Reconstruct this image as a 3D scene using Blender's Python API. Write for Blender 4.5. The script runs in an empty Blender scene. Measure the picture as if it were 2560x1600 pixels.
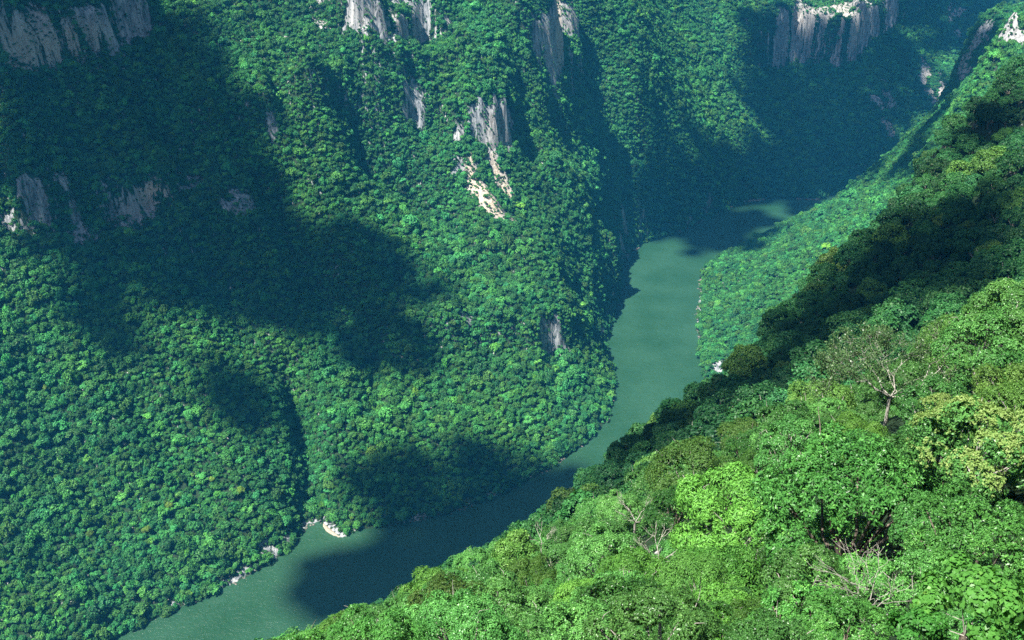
import bpy, math, random
import numpy as np
from mathutils import Vector, Matrix

random.seed(7)
RNG = np.random.default_rng(11)
SC = bpy.context.scene
COL = SC.collection

# ------------------------------------------------------------------ camera
CAM_H = 720.0
PITCH = math.radians(26.0)
SP, CP = math.sin(PITCH), math.cos(PITCH)
cam_d = bpy.data.cameras.new("camera")
cam_d.lens = 36.0 * 1000 / 1024
cam_d.sensor_width = 36.0
cam_d.clip_start = 1.0
cam_d.clip_end = 30000.0
cam = bpy.data.objects.new("camera", cam_d)
cam.location = (0, 0, CAM_H)
cam.rotation_euler = (math.radians(90) - PITCH, 0, 0)
COL.objects.link(cam)
SC.camera = cam

# ------------------------------------------------------------------ light
HAZE_D = 0.000052
HAZE_COL = (.05, .48, 1.0, 1)
SUN_EL = math.radians(60)
SUN_AZ_V = np.array([-0.79, -0.61]); SUN_AZ_V /= np.linalg.norm(SUN_AZ_V)
TO_SUN = np.array([SUN_AZ_V[0] * math.cos(SUN_EL), SUN_AZ_V[1] * math.cos(SUN_EL), math.sin(SUN_EL)])
world = bpy.data.worlds.new("World"); SC.world = world
world.use_nodes = True
wn, wl = world.node_tree.nodes, world.node_tree.links
wn.clear()
sky = wn.new("ShaderNodeTexSky"); sky.sky_type = 'NISHITA'; sky.sun_disc = False
sky.sun_elevation = SUN_EL
sky.sun_rotation = math.atan2(TO_SUN[0], TO_SUN[1])
bg = wn.new("ShaderNodeBackground"); bg.inputs["Strength"].default_value = 0.045
wo = wn.new("ShaderNodeOutputWorld")
wl.new(sky.outputs[0], bg.inputs[0]); wl.new(bg.outputs[0], wo.inputs[0])
sun_d = bpy.data.lights.new("sun", 'SUN'); sun_d.energy = 5.0; sun_d.angle = math.radians(0.5)
sun_d.color = (1.0, 0.96, 0.88)
sun = bpy.data.objects.new("sun", sun_d); COL.objects.link(sun)
sun.rotation_euler = Vector((-TO_SUN[0], -TO_SUN[1], -TO_SUN[2])).to_track_quat('-Z', 'Y').to_euler()
sun.location = (0, 0, 3000)
SC.view_settings.view_transform = 'Standard'
SC.view_settings.look = 'None'
SC.view_settings.exposure = 1.5
SC.view_settings.gamma = 1.0
SC.render.engine = 'CYCLES'
SC.cycles.max_bounces = 6
SC.cycles.diffuse_bounces = 2
SC.cycles.glossy_bounces = 2
SC.cycles.transmission_bounces = 3
SC.cycles.volume_bounces = 0
SC.cycles.sample_clamp_indirect = 4.0
SC.cycles.sample_clamp_direct = 2.5
SC.cycles.use_denoising = False
SC.cycles.denoiser = 'OPENIMAGEDENOISE'
SC.cycles.denoising_input_passes = 'RGB_ALBEDO_NORMAL'

# ------------------------------------------------------------------ geometry helpers
def ray(px, py):
    u = (px - 1280) / 2500.0; v = (800 - py) / 2500.0
    return np.array([u, CP + SP * v, -SP + CP * v])
def on_z(px, py, z):                      # point at height z seen in that direction of the view
    d = ray(px, py); t = (z - CAM_H) / d[2]
    return np.array([0, 0, CAM_H]) + d * t
def at_t(px, py, t):
    return np.array([0, 0, CAM_H]) + ray(px, py) * t
def project(P):
    P = np.atleast_2d(P)
    x = P[:, 0]; y = P[:, 1]; z = P[:, 2] - CAM_H
    t = y * CP - z * SP; up = y * SP + z * CP
    ts = np.where(np.abs(t) < 1e-3, 1e-3, t)
    return 1280 + 2500 * x / ts, 800 - 2500 * up / ts, t

# lattice noise, smooth and seamless
_perm = np.random.default_rng(3).random((256, 256)).astype(np.float32) * 2 - 1
def vnoise(x, y, seed=0):
    x = np.asarray(x, float) + seed * 37.7; y = np.asarray(y, float) + seed * 91.3
    xi = np.floor(x).astype(int); yi = np.floor(y).astype(int)
    fx = x - xi; fy = y - yi
    fx = fx * fx * (3 - 2 * fx); fy = fy * fy * (3 - 2 * fy)
    a = _perm[xi & 255, yi & 255]; b = _perm[(xi + 1) & 255, yi & 255]
    c = _perm[xi & 255, (yi + 1) & 255]; d = _perm[(xi + 1) & 255, (yi + 1) & 255]
    return (a * (1 - fx) + b * fx) * (1 - fy) + (c * (1 - fx) + d * fx) * fy
def fbm(x, y, wl, octv=4, seed=0):
    s = 0; a = 1; f = 1.0 / wl
    for k in range(octv):
        s = s + a * vnoise(x * f, y * f, seed + k * 3 + 1); a *= 0.5; f *= 2.03
    return s
def sstep(a, b, x):
    t = np.clip((x - a) / (b - a), 0, 1); return t * t * (3 - 2 * t)

# ------------------------------------------------------------------ terrain: heights interpolated through surveyed points
CANOPY = 6.0
SHORE = [(270,1600),(420,1530),(600,1450),(700,1390),(772,1312),(800,1304),(825,1322),(845,1342),(862,1345),(900,1322),(960,1318),(1120,1285),(1290,1222),(1420,1140),(1520,1050),(1535,960),
         (1508,860),(1546,740),(1550,665),(1600,608),(1690,580),(1770,545),(1850,505),(1950,495),(2050,500)]
SHORE_R = [(1762,940),(1742,800),(1755,680),(1800,640),(1880,600)]
PTS = [  # (px, py, height of the canopy there)
 # far bank, columns of the view
 (0,1600,32),(0,1400,75),(0,1200,120),(0,1000,178),(0,800,240),(0,640,292),(0,590,305),
 (0,160,478),(0,0,541),(200,1500,40),(200,1200,105),(200,900,190),(200,700,250),(200,590,290),(200,400,355),(200,180,450),
 (420,1350,52),(420,1100,115),(420,800,200),(420,500,305),(420,300,380),(420,100,462),
 (640,1200,68),(640,1000,112),(640,800,175),(640,600,245),(640,450,302),(640,300,370),(640,150,436),(640,0,505),
 (850,1200,42),(850,1000,88),(850,800,150),(850,600,222),(850,450,290),(790,330,335),(860,305,345),(760,240,395),(860,100,452),(860,0,500),
 (1050,1150,38),(1050,1000,78),(1050,800,138),(1050,600,208),(1040,455,262),(1060,380,296),(1060,200,380),(1060,120,415),(1100,0,480),
 (1280,1080,42),(1280,900,95),(1280,760,140),(1280,640,172),(1200,560,212),(1280,540,212),(1180,480,246),(1280,400,275),(1200,390,290),(1240,240,360),(1240,100,430),(1250,0,478),
 (1430,1050,28),(1440,900,58),(1420,780,98),(1400,640,150),(1420,520,195),(1420,470,212),(1320,400,262),(1360,330,285),
 (1500,950,22),(1510,800,34),(1530,640,85),(1540,545,150),(1560,620,70),(1500,700,75),
 # behind the second spur
 (1500,460,165),(1600,560,20),(1560,480,105),(1340,180,345),(1400,190,338),(1480,0,440),(1350,0,470),
 (1430,250,300),(1500,330,232),(1600,430,142),(1690,540,40),(1400,330,268),(1500,200,300),
 (1600,200,300),(1620,320,215),(1600,0,430),(1700,300,200),(1700,100,318),(1780,400,118),(1780,480,45),
 (1800,130,285),(1800,0,372),(1925,290,132),(1880,230,190),(1850,400,95),(1850,460,32),
 # far wall
 (2000,400,55),(2000,300,120),(2000,160,215),(2050,0,330),(2150,450,25),(2150,300,130),(2150,160,218),(2200,0,330),(2350,330,85),(2350,200,170),(2350,50,280),
 # right wall across the bend
 (1830,860,22),(1830,740,30),(1900,850,58),(1900,700,60),(1960,590,30),(2000,650,92),(2000,560,78),(2020,525,55),(2100,480,85),(2100,560,132),(2200,430,130),(2200,520,190),
 (2300,330,222),(2310,420,268),(2390,170,330),(2430,60,405),(2480,0,450),(2450,190,392),(2550,100,468),(2550,0,520),
]
NEAR = [  # (px, py, distance) canopy of the near bank
 (2560,160,700),(2440,260,650),(2350,340,620),(2290,440,580),(2250,510,560),(2130,620,520),(2010,700,500),(1920,810,470),(1840,930,440),(1700,1010,410),
 (1590,1110,390),(1500,1170,380),(1400,1270,350),(1300,1350,310),
 (2500,400,540),(2400,600,430),(2250,720,400),(2560,600,380),(2500,740,300),(2250,820,290),(2000,900,350),(2000,1010,250),(1840,1080,260),(1700,1150,260),(1560,1260,230),(1420,1340,200),
 (2400,850,125),(2180,900,105),(2040,1010,120),(1880,1060,110),(1680,1180,115),(1560,1290,115),(1300,1400,125),(1180,1430,128),(1010,1500,130),(880,1570,140),(680,1600,150),
 (2540,760,90),(2540,950,62),(2300,1050,75),(2100,1200,64),(1850,1300,75),(1650,1400,80),(1450,1480,85),(1200,1560,90),
 (2450,1250,50),(2200,1450,42),(1900,1550,50),(1600,1590,60),(2500,1500,28),
]
WORLD = [ # (x, y, z) ground outside the view and behind the ridges
 (-560,600,0),(-640,480,0),(-900,600,330),(-800,1000,500),(-950,1300,640),(-900,1900,820),(-600,1700,720),(-300,1850,720),(0,2000,680),(0,2600,860),(200,2350,600),
 (500,2900,780),(350,2550,560),(700,3000,620),(1000,3000,560),(1500,3000,600),(1500,2600,300),(1200,2350,60),(1200,2200,-6),(1500,2250,-6),(1000,2200,-6),
 (800,2120,-6),(700,2030,-6),(760,1960,10),(900,2040,10),(880,1900,170),(1100,2080,20),(1100,1900,250),(1500,2080,100),(1500,1700,560),(1100,1600,620),(950,1850,400),(900,1500,600),(1000,1100,720),
 (800,1250,600),(640,1000,560),(700,600,760),(1300,600,820),(1300,1200,800),(500,1150,250),(400,1000,200),(330,880,200),(300,1100,100),(420,1230,120),(520,760,520),
 (-330,672,0),(-210,760,0),(-100,815,0),(-20,860,0),(60,915,0),(140,970,0),(205,1040,0),(262,1150,0),
 (-220,600,80),(-60,680,85),(60,760,100),(180,880,90),(-60,500,230),(60,560,250),(200,700,260),(300,800,240),(-40,330,400),(100,460,380),(190,560,400),(280,640,430),(60,840,40),(150,930,40),(-150,450,280),
 (-300,350,300),(-400,200,420),(-150,150,560),(-100,0,680),(-60,60,660),(0,-6,716),(-20,20,700),(60,-60,700),(200,-60,715),(60,20,694),(120,20,688),(180,90,685),(260,120,705),(400,300,740),(300,260,680),
 (-300,-100,600),(-600,200,200),(-700,0,300),(-950,-100,500),(-950,300,420),(10,12,706),(30,8,702),
]
ctrl = []
for px, py, z in PTS:
    p = on_z(px, py, z); ctrl.append((p[0], p[1], z - CANOPY))
for px, py, t in NEAR:
    p = at_t(px, py, t); ctrl.append((p[0], p[1], p[2] - (8.0 if t > 60 else 4.0)))
ctrl += WORLD
SH = [on_z(a, b, 0) for a, b in SHORE]; SHR = [on_z(a, b, 0) for a, b in SHORE_R]
def dens(poly, step=30):
    out = []
    for a, b in zip(poly[:-1], poly[1:]):
        n = max(1, int(np.linalg.norm(b - a) / step))
        out += [a + (b - a) * k / n for k in range(n)]
    return out + [poly[-1]]
for p in dens(SH) + dens(SHR): ctrl.append((p[0], p[1], 0.5))
near_shore = [np.array(p) for p in [(-420,560,0),(-330,672,0),(-210,760,0),(-100,815,0),(-20,860,0),(60,915,0),(140,970,0),(205,1040,0),(262,1150,0),(SHR[0][0],SHR[0][1],0)]]
for p in dens(near_shore): ctrl.append((p[0], p[1], 0.5))
river = [(-640,560),(-480,640),(-364,712),(-300,800),(-222,850),(-120,875),(-8,935),(70,1000),(150,1060),(205,1150),(225,1290),(230,1480),(270,1620),(300,1745),(370,1840),(470,1930),(600,2010),(720,2080),(860,2130)]
river = [np.array([a, b, 0.0]) for a, b in river]
for p in dens(river): ctrl.append((p[0], p[1], -12))
C = np.array(ctrl, float)
_, keep = np.unique(np.round(C[:, :2] / 4), axis=0, return_index=True); C = C[keep]
D = np.sqrt(((C[:, None, :2] - C[None, :, :2]) ** 2).sum(-1) + 4.0)
n = len(C); A = np.zeros((n + 3, n + 3)); A[:n, :n] = D + np.eye(n) * -0.0
A[:n, n] = 1; A[:n, n + 1:] = C[:, :2] / 1000; A[n, :n] = 1; A[n + 1:, :n] = C[:, :2].T / 1000
w = np.linalg.solve(A, np.r_[C[:, 2], 0, 0, 0])
X0, X1, Y0, Y1, G = -960.0, 1500.0, -110.0, 3000.0, 5.0
gx = np.arange(X0, X1 + 1, G); gy = np.arange(Y0, Y1 + 1, G)
NX, NY = len(gx), len(gy)
XX, YY = np.meshgrid(gx, gy)           # [iy, ix]
Z = np.zeros_like(XX)
for i in range(NY):
    d = np.sqrt((XX[i][:, None] - C[None, :, 0]) ** 2 + (YY[i][:, None] - C[None, :, 1]) ** 2 + 4.0)
    Z[i] = d @ w[:n] + w[n] + XX[i] / 1000 * w[n + 1] + YY[i] / 1000 * w[n + 2]

def smooth(Zi, k=1):
    for _ in range(k):
        P = np.pad(Zi, 1, mode='edge')
        Zi = (P[1:-1, 1:-1] * 4 + P[:-2, 1:-1] + P[2:, 1:-1] + P[1:-1, :-2] + P[1:-1, 2:]) / 8
    return Zi
Z = smooth(Z, 3)
def raycast(px, py, Zi=None, t0=60, t1=3600):
    """first ground point seen in that direction"""
    Zi = Z if Zi is None else Zi
    d = ray(px, py); ts = np.arange(t0, t1, 4.0)
    P = np.array([0, 0, CAM_H]) + ts[:, None] * d
    h = hgt(P[:, 0], P[:, 1], Zi)
    k = np.argmax(P[:, 2] < h)
    return P[k]
def hgt(x, y, Zi=None):
    Zi = Z if Zi is None else Zi
    fx = np.clip((np.asarray(x, float) - X0) / G, 0, NX - 1.001); fy = np.clip((np.asarray(y, float) - Y0) / G, 0, NY - 1.001)
    ix = fx.astype(int); iy = fy.astype(int); fx = fx - ix; fy = fy - iy
    return (Zi[iy, ix] * (1 - fx) + Zi[iy, ix + 1] * fx) * (1 - fy) + (Zi[iy + 1, ix] * (1 - fx) + Zi[iy + 1, ix + 1] * fx) * fy
def seg_dist(x, y, poly):
    """distance to a polyline, side sign, position along it"""
    best = np.full(np.shape(x), 1e9); along = np.zeros(np.shape(x)); sgn = np.ones(np.shape(x))
    tot = 0; lens = [np.linalg.norm(np.array(b[:2]) - np.array(a[:2])) for a, b in zip(poly[:-1], poly[1:])]
    L = sum(lens)
    for (a, b), l in zip(zip(poly[:-1], poly[1:]), lens):
        dx, dy = (b[0] - a[0]) / l, (b[1] - a[1]) / l
        s = np.clip((x - a[0]) * dx + (y - a[1]) * dy, 0, l)
        qx, qy = x - (a[0] + dx * s), y - (a[1] + dy * s)
        d = np.hypot(qx, qy); m = d < best
        best = np.where(m, d, best); along = np.where(m, (tot + s) / L, along); sgn = np.where(m, np.sign(dx * qy - dy * qx), sgn)
        tot += l
    return best, sgn, along
ROCK = np.zeros_like(Z)               # bare rock
TAN = np.zeros_like(Z)                # orange stain / pale scree
far_side = sstep(3, 40, Z)
# broad relief
near_mask = sstep(550, 800, np.hypot(XX, YY))
steepm = sstep(5, 60, Z) * near_mask
Z = Z + steepm * (15 * fbm(XX, YY, 140, 4, 1) + 6.0 * fbm(XX, YY, 38, 3, 5) * (0.6 + 0.4 * vnoise(XX / 150, YY / 150, 4)))
# gullies cut down the slopes: image anchors, depth, width
GULL = [([(700,880),(740,1000),(762,1120),(770,1240),(770,1310)],30,24),([(930,860),(925,960),(930,1030)],20,18),([(1440,430),(1480,520),(1570,600)],10,24),
        ([(1310,180),(1310,280),(1320,390)],26,26),([(1590,330),(1640,430),(1680,520)],10,30),([(1185,400),(1250,480),(1290,600)],6,26),([(1000,620),(1060,760),(1080,900)],8,26),([(560,900),(640,1060),(700,1160)],8,30)]
GULL += [([(860,295),(1000,385),(1120,460),(1170,500)],44,38),([(690,380),(715,520),(780,660),(890,800)],30,40),([(480,600),(560,760),(640,900)],10,30),([(180,700),(280,900),(420,1120),(520,1300)],12,30),
         ([(40,900),(160,1120),(300,1330)],10,28),([(1120,700),(1180,840),(1260,1000)],10,22),([(1400,500),(1440,640),(1460,800)],14,22),([(980,120),(1010,220),(1060,330)],10,24)]
RIDGE = [([(760,370),(870,320),(1040,450),(1200,560),(1330,680),(1440,790)],46,50),([(1300,400),(1420,470),(1540,545)],20,30),([(760,370),(800,520),(900,700),(1010,860),(1060,960)],14,50),([(840,950),(850,1100),(850,1250)],9,26)]
for pl, dep, wd in RIDGE:
    poly = [raycast(a, b) for a, b in pl]
    d, s, al = seg_dist(XX, YY, poly)
    Z = Z + dep * np.exp(-(d / wd) ** 2 * 2) * sstep(0, .12, al) * (1 - sstep(.88, 1, al)) * sstep(0, 14, Z)
for pl, dep, wd in GULL:
    dep = dep * 1.3
    poly = [raycast(a, b) for a, b in pl]
    d, s, al = seg_dist(XX, YY, poly)
    Z = Z - dep * np.exp(-(d / wd) ** 2 * 2) * sstep(0, .12, al) * (1 - .6 * sstep(.9, 1, al)) * sstep(0, 14, Z)
# cliffs: foot line in the view (left to right), height
CLIFF = [([(1020,850),(1100,860),(1200,880),(1320,890),(1440,868),(1470,840)],34,.15),([(440,350),(560,350),(700,320)],36,.1),([(740,330),(860,300),(980,310),(1080,330),(1170,372)],40,.14),
         ([(880,190),(1000,210),(1100,230),(1200,200)],34,.15),([(430,640),(560,620),(700,640)],22,.0),([(1340,320),(1400,330),(1450,310)],30,.1),([(1480,860),(1500,760),(1540,680)],20,.1),([(-60,165),(60,170),(160,175),(230,160),(330,95),(420,60)],62,.9),([(30,590),(110,580),(180,570),(330,545),(400,505),(460,470)],46,1.1),
         ([(550,535),(600,530),(665,535)],14,.8),([(620,370),(660,350),(700,345)],18,.6),([(750,335),(790,285),(850,270)],14,.15),([(1010,300),(1080,295),(1140,330)],16,.4),
         ([(1165,372),(1220,368),(1290,378)],58,.9),([(810,75),(880,88),(960,105),(1060,118),(1130,100)],60,.9),([(1285,150),(1340,165),(1400,185),(1470,150)],80,1.),
         ([(1920,175),(1990,150),(2060,160),(2100,170),(2160,130),(2200,90),(2260,60)],125,1.1),([(2140,270),(2190,285),(2250,270)],26,.8),
         ([(1320,895),(1380,890),(1440,880)],18,.7),([(1155,800),(1190,795)],12,.6),([(1555,640),(1570,560)],14,.6),([(1160,480),(1175,430)],10,.5),
         ([(1700,170),(1760,150)],16,.4),([(1770,945),(1800,925),(1830,905)],10,.8)]
for pl, hh, rk in CLIFF:
    poly = [raycast(a, b) for a, b in pl]
    d, s, al = seg_dist(XX, YY, poly)
    sd = d * s                                     # uphill side positive (lines run left to right)
    cx = (poly[0] + poly[-1]) / 2
    win = sstep(0, .1, al) * (1 - sstep(.9, 1, al)) if hh < 100 else np.ones_like(al)
    win = win * np.exp(-np.clip(d / 200, 0, 9) ** 4)
    wob = 7 * fbm(XX, YY, 26, 3, 9) + 5 * fbm(XX, YY, 11, 2, 19)
    q = sd + wob
    H = hh * (0.8 + .35 * vnoise(al * 9, al * 0 + hh, 2))
    Z = Z + win * H * (sstep(0, 11, q) - sstep(10, 90 + hh, q)) 
    face = sstep(-6, 0, q) * (1 - sstep(11, 17, q)) * win
    ROCK = np.maximum(ROCK, face * rk * np.clip(.75 + .9 * fbm(XX, YY, 40, 3, 23), 0, 1.3))
# river bed stays under water, banks stay dry
def inside(poly, x, y):
    c = np.zeros(np.shape(x), bool)
    for (a, b) in zip(poly, poly[1:] + poly[:1]):
        cond = (a[1] > y) != (b[1] > y)
        c ^= cond & (x < (b[0] - a[0]) * (y - a[1]) / (b[1] - a[1] + 1e-9) + a[0])
    return c
rpoly = [(-1100, 380), (-640, 520)] + [(p[0], p[1]) for p in SH] + [(760, 2165), (1000, 2220), (1700, 2260), (1700, 2200), (1000, 2160), (860, 2060), (700, 1985)] + [(p[0], p[1]) for p in SHR[::-1]] + [(p[0], p[1]) for p in near_shore[::-1][1:]] + [(-640, 400), (-1100, 250)]
INS = inside(rpoly, XX, YY)
Z = np.where(INS, np.minimum(Z, -1.5), np.maximum(Z, 1.0 + .4 * vnoise(XX / 9, YY / 9, 3)))
Zf = Z.copy()
# rock / scree patches on the ground: centre pixel, half-size px, strength, tan
PATCH = [(1172,405,13,36,1.6,1),(1182,450,18,36,1.6,1),(1204,480,24,30,1.6,1),(1226,508,26,26,1.6,1),(1246,530,18,20,1.5,1),(1242,428,13,28,1.5,1),(1258,462,14,30,1.6,1),(1271,500,15,34,1.6,1),(1280,545,12,34,1.4,1),(1230,395,14,22,.8,.6),(640,330,22,36,.6,.1),(600,532,60,14,.8,.1),(900,296,26,22,.7,.1),(1010,292,26,14,.6,.1),(1085,300,22,44,.7,.1),(1150,350,22,50,.8,.1),(90,550,80,40,1.2,.1),(210,545,90,44,1.2,.1),(330,520,60,44,1.2,.3),(410,470,50,40,1.2,.5),(60,70,80,50,.6,.5),(210,90,100,50,.55,.5),(330,70,50,50,.6,.2),(1000,50,70,50,1.1,.2),(1100,30,30,60,1.,.2),(1250,330,50,60,1.1,.2),(480,460,30,20,.8,.1),(2080,60,150,90,1.1,.4),(820,30,60,40,.9,.3),(120,120,170,55,.55,.8),(390,480,55,45,.6,1),(2035,60,70,75,.95,0),(2110,95,45,50,.95,0),(1970,120,40,45,.7,0),
         (2200,235,52,32,.85,0),(2345,230,40,80,1.1,.4),(2440,150,70,60,1.,.3),(2215,290,26,50,1.1,.4),(2530,60,50,60,.9,.2),(2480,100,50,50,.9,.2),(1390,110,75,75,.8,.3),(1400,60,16,110,.9,1),(1245,310,45,45,.8,.3),(1420,40,60,60,.7,.2),
         (900,40,70,40,.75,.2),(1010,70,60,40,.7,.3),(640,1395,40,28,.5,0),(1570,600,10,40,.5,0),(2050,650,30,30,.25,0),(2400,60,30,60,.5,.1),(1395,845,55,38,.5,0),(1175,780,12,26,.5,0),(2250,20,100,40,.3,0),(1900,60,80,30,.3,0)]
VP = np.stack([XX.ravel(), YY.ravel(), Z.ravel()], 1)
for a, b, hx, hy, st, tn in PATCH:
    p = raycast(a, b); _, _, t = project(p); t = float(t[0])
    # an ellipsoid of ground around that place, sized in metres
    rx = hx / 2500 * t; rz = hy / 2500 * t
    e = ((XX - p[0]) / rx) ** 2 + ((Z - p[2]) / (rz * 1.05)) ** 2 + ((YY - p[1]) / (max(rx, rz) * 2.2)) ** 2
    m = np.clip(1.25 - e, 0, 1) * st
    ROCK = np.maximum(ROCK, m * np.clip(.8 + 1.0 * fbm(XX, YY, 22, 3, 29), 0, 1.2))
    TAN = np.maximum(TAN, np.clip(1.2 - e, 0, 1) * tn)
ROCK = np.clip(ROCK, 0, 1.1) * np.clip(.92 + 1.25 * fbm(XX, YY, 19, 2, 53) + .5 * vnoise(Z / 22, XX / 60, 57), 0, 1.15)
ROCK = np.clip(ROCK, 0, 1)
ROCK = np.maximum(ROCK, (~INS) * (seg_dist(XX, YY, SH + SHR[::-1])[0] < 6.5) * (np.hypot(XX, YY) > 500) * np.clip(.18 + .7 * vnoise(XX / 30, YY / 30, 61), 0, .5))

# ------------------------------------------------------------------ materials
def mat(name):
    m = bpy.data.materials.new(name); m.use_nodes = True
    nt = m.node_tree; nt.nodes.clear()
    o = nt.nodes.new("ShaderNodeOutputMaterial")
    return m, nt, o
def N(nt, typ, **kw):
    n_ = nt.nodes.new(typ)
    for k, v in kw.items():
        if k.startswith("_"): setattr(n_, k[1:], v)
        else: n_.inputs[k.replace("__", " ")].default_value = v
    return n_
def ramp(nt, stops):
    r = nt.nodes.new("ShaderNodeValToRGB"); e = r.color_ramp.elements
    while len(e) < len(stops): e.new(.5)
    for el, (p, c) in zip(e, stops): el.position = p; el.color = (*c, 1)
    return r
def mixc(nt, a, b, f, typ='MIX'):
    m = nt.nodes.new("ShaderNodeMix"); m.data_type = 'RGBA'; m.blend_type = typ
    for s, v in ((0, f), (6, a), (7, b)):
        if isinstance(v, (int, float)): m.inputs[s].default_value = v
        elif isinstance(v, tuple): m.inputs[s].default_value = (*v, 1)
        else: nt.links.new(v, m.inputs[s])
    return m.outputs[2]

def terrain_material():
    m, nt, o = mat("mountain_ground"); L = nt.links
    tc = N(nt, "ShaderNodeTexCoord")
    mp = N(nt, "ShaderNodeMapping"); mp.inputs["Scale"].default_value = (.22, .22, .028); L.new(tc.outputs["Object"], mp.inputs[0])
    streak = N(nt, "ShaderNodeTexNoise", Scale=1.0, Detail=6.0, Roughness=.65); L.new(mp.outputs[0], streak.inputs[0])
    fine = N(nt, "ShaderNodeTexNoise", Scale=.5, Detail=9.0, Roughness=.75); L.new(tc.outputs["Object"], fine.inputs[0])
    rock = ramp(nt, [(.34, (.03, .035, .04)), (.45, (.14, .155, .17)), (.54, (.28, .29, .30)), (.68, (.48, .47, .45))]); L.new(streak.outputs[0], rock.inputs[0])
    tan = ramp(nt, [(.3, (.16, .11, .07)), (.45, (.40, .31, .22)), (.6, (.56, .50, .42)), (.8, (.66, .62, .55))]); L.new(fine.outputs[0], tan.inputs[0])
    at = N(nt, "ShaderNodeAttribute", _attribute_name="tan"); ar = N(nt, "ShaderNodeAttribute", _attribute_name="rock")
    rc = mixc(nt, rock.outputs[0], tan.outputs[0], at.outputs["Fac"])
    under = ramp(nt, [(.3, (.010, .022, .009)), (.6, (.022, .05, .018)), (.8, (.05, .06, .03))]); L.new(fine.outputs[0], under.inputs[0])
    # moss and shrubs eat into the rock
    add = N(nt, "ShaderNodeMath", _operation='ADD'); L.new(ar.outputs["Fac"], add.inputs[0])
    sc = N(nt, "ShaderNodeMath", _operation='MULTIPLY_ADD'); L.new(streak.outputs[0], sc.inputs[0]); sc.inputs[1].default_value = 2.4; sc.inputs[2].default_value = -1.2; L.new(sc.outputs[0], add.inputs[1])
    st = N(nt, "ShaderNodeMapRange", _interpolation_type='SMOOTHSTEP'); L.new(add.outputs[0], st.inputs[0]); st.inputs[1].default_value = .22; st.inputs[2].default_value = .42
    col = mixc(nt, under.outputs[0], rc, st.outputs[0])
    b = N(nt, "ShaderNodeBsdfPrincipled", Roughness=.9); b.inputs["Specular IOR Level"].default_value = .2
    L.new(col, b.inputs["Base Color"])
    bp = N(nt, "ShaderNodeBump", Strength=1.0, Distance=3.0); L.new(streak.outputs[0], bp.inputs["Height"]); L.new(bp.outputs[0], b.inputs["Normal"])
    L.new(b.outputs[0], o.inputs[0]); return m
def water_material():
    m, nt, o = mat("river_water"); L = nt.links
    tc = N(nt, "ShaderNodeTexCoord")
    n1 = N(nt, "ShaderNodeTexNoise", Scale=.30, Detail=5.0, Roughness=.72, Distortion=.6); L.new(tc.outputs["Object"], n1.inputs[0])
    n2 = N(nt, "ShaderNodeTexNoise", Scale=.012, Detail=3.0); L.new(tc.outputs["Object"], n2.inputs[0])
    c = ramp(nt, [(.35, (.015, .056, .024)), (.65, (.024, .074, .038))]); L.new(n2.outputs[0], c.inputs[0])
    b = N(nt, "ShaderNodeBsdfPrincipled", Roughness=.24, IOR=1.333); L.new(c.outputs[0], b.inputs["Base Color"])
    n3 = N(nt, "ShaderNodeTexNoise", Scale=.09, Detail=4.0, Roughness=.7, Distortion=1.0); L.new(tc.outputs["Object"], n3.inputs[0])
    bq = N(nt, "ShaderNodeBump", Strength=.6, Distance=2.5); L.new(n3.outputs[0], bq.inputs["Height"])
    n4 = N(nt, "ShaderNodeMapRange"); L.new(n3.outputs[0], n4.inputs[0]); n4.inputs[1].default_value = .35; n4.inputs[2].default_value = .65; n4.inputs[3].default_value = .22; n4.inputs[4].default_value = .38; L.new(n4.outputs[0], b.inputs["Roughness"])
    bp = N(nt, "ShaderNodeBump", Strength=.9, Distance=1.2); L.new(n1.outputs[0], bp.inputs["Height"]); L.new(bq.outputs[0], bp.inputs["Normal"]); L.new(bp.outputs[0], b.inputs["Normal"])
    L.new(b.outputs[0], o.inputs[0]); return m

# ------------------------------------------------------------------ mesh linking
def mesh_np(name, V, F, m=None, attrs=None, smooth_=False):
    """V (n,3), F (m,k) with k 3 or 4"""
    me = bpy.data.meshes.new(name)
    V = np.ascontiguousarray(V, np.float32); F = np.ascontiguousarray(F, np.int32)
    me.vertices.add(len(V)); me.vertices.foreach_set("co", V.ravel())
    k = F.shape[1]
    me.loops.add(F.size); me.loops.foreach_set("vertex_index", F.ravel())
    me.polygons.add(len(F)); me.polygons.foreach_set("loop_start", np.arange(0, F.size, k, dtype=np.int32))
    me.update(calc_edges=True)
    if smooth_: me.polygons.foreach_set("use_smooth", np.ones(len(F), bool))
    for nm, arr in (attrs or {}).items():
        arr = np.asarray(arr, np.float32)
        if arr.ndim == 1:
            a = me.attributes.new(nm, 'FLOAT', 'POINT' if len(arr) == len(V) else 'FACE'); a.data.foreach_set("value", arr)
        else:
            a = me.attributes.new(nm, 'FLOAT_COLOR', 'POINT'); a.data.foreach_set("color", arr.ravel())
    if m: me.materials.append(m)
    return me
def link(name, me, parent=None, **props):
    o = bpy.data.objects.new(name, me); COL.objects.link(o)
    if parent: o.parent = parent
    for k, v in props.items(): o[k] = v
    return o
def grid_faces(ny, nx):
    i = np.arange(ny * nx).reshape(ny, nx)
    return np.stack([i[:-1, :-1], i[:-1, 1:], i[1:, 1:], i[1:, :-1]], -1).reshape(-1, 4)

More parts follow.
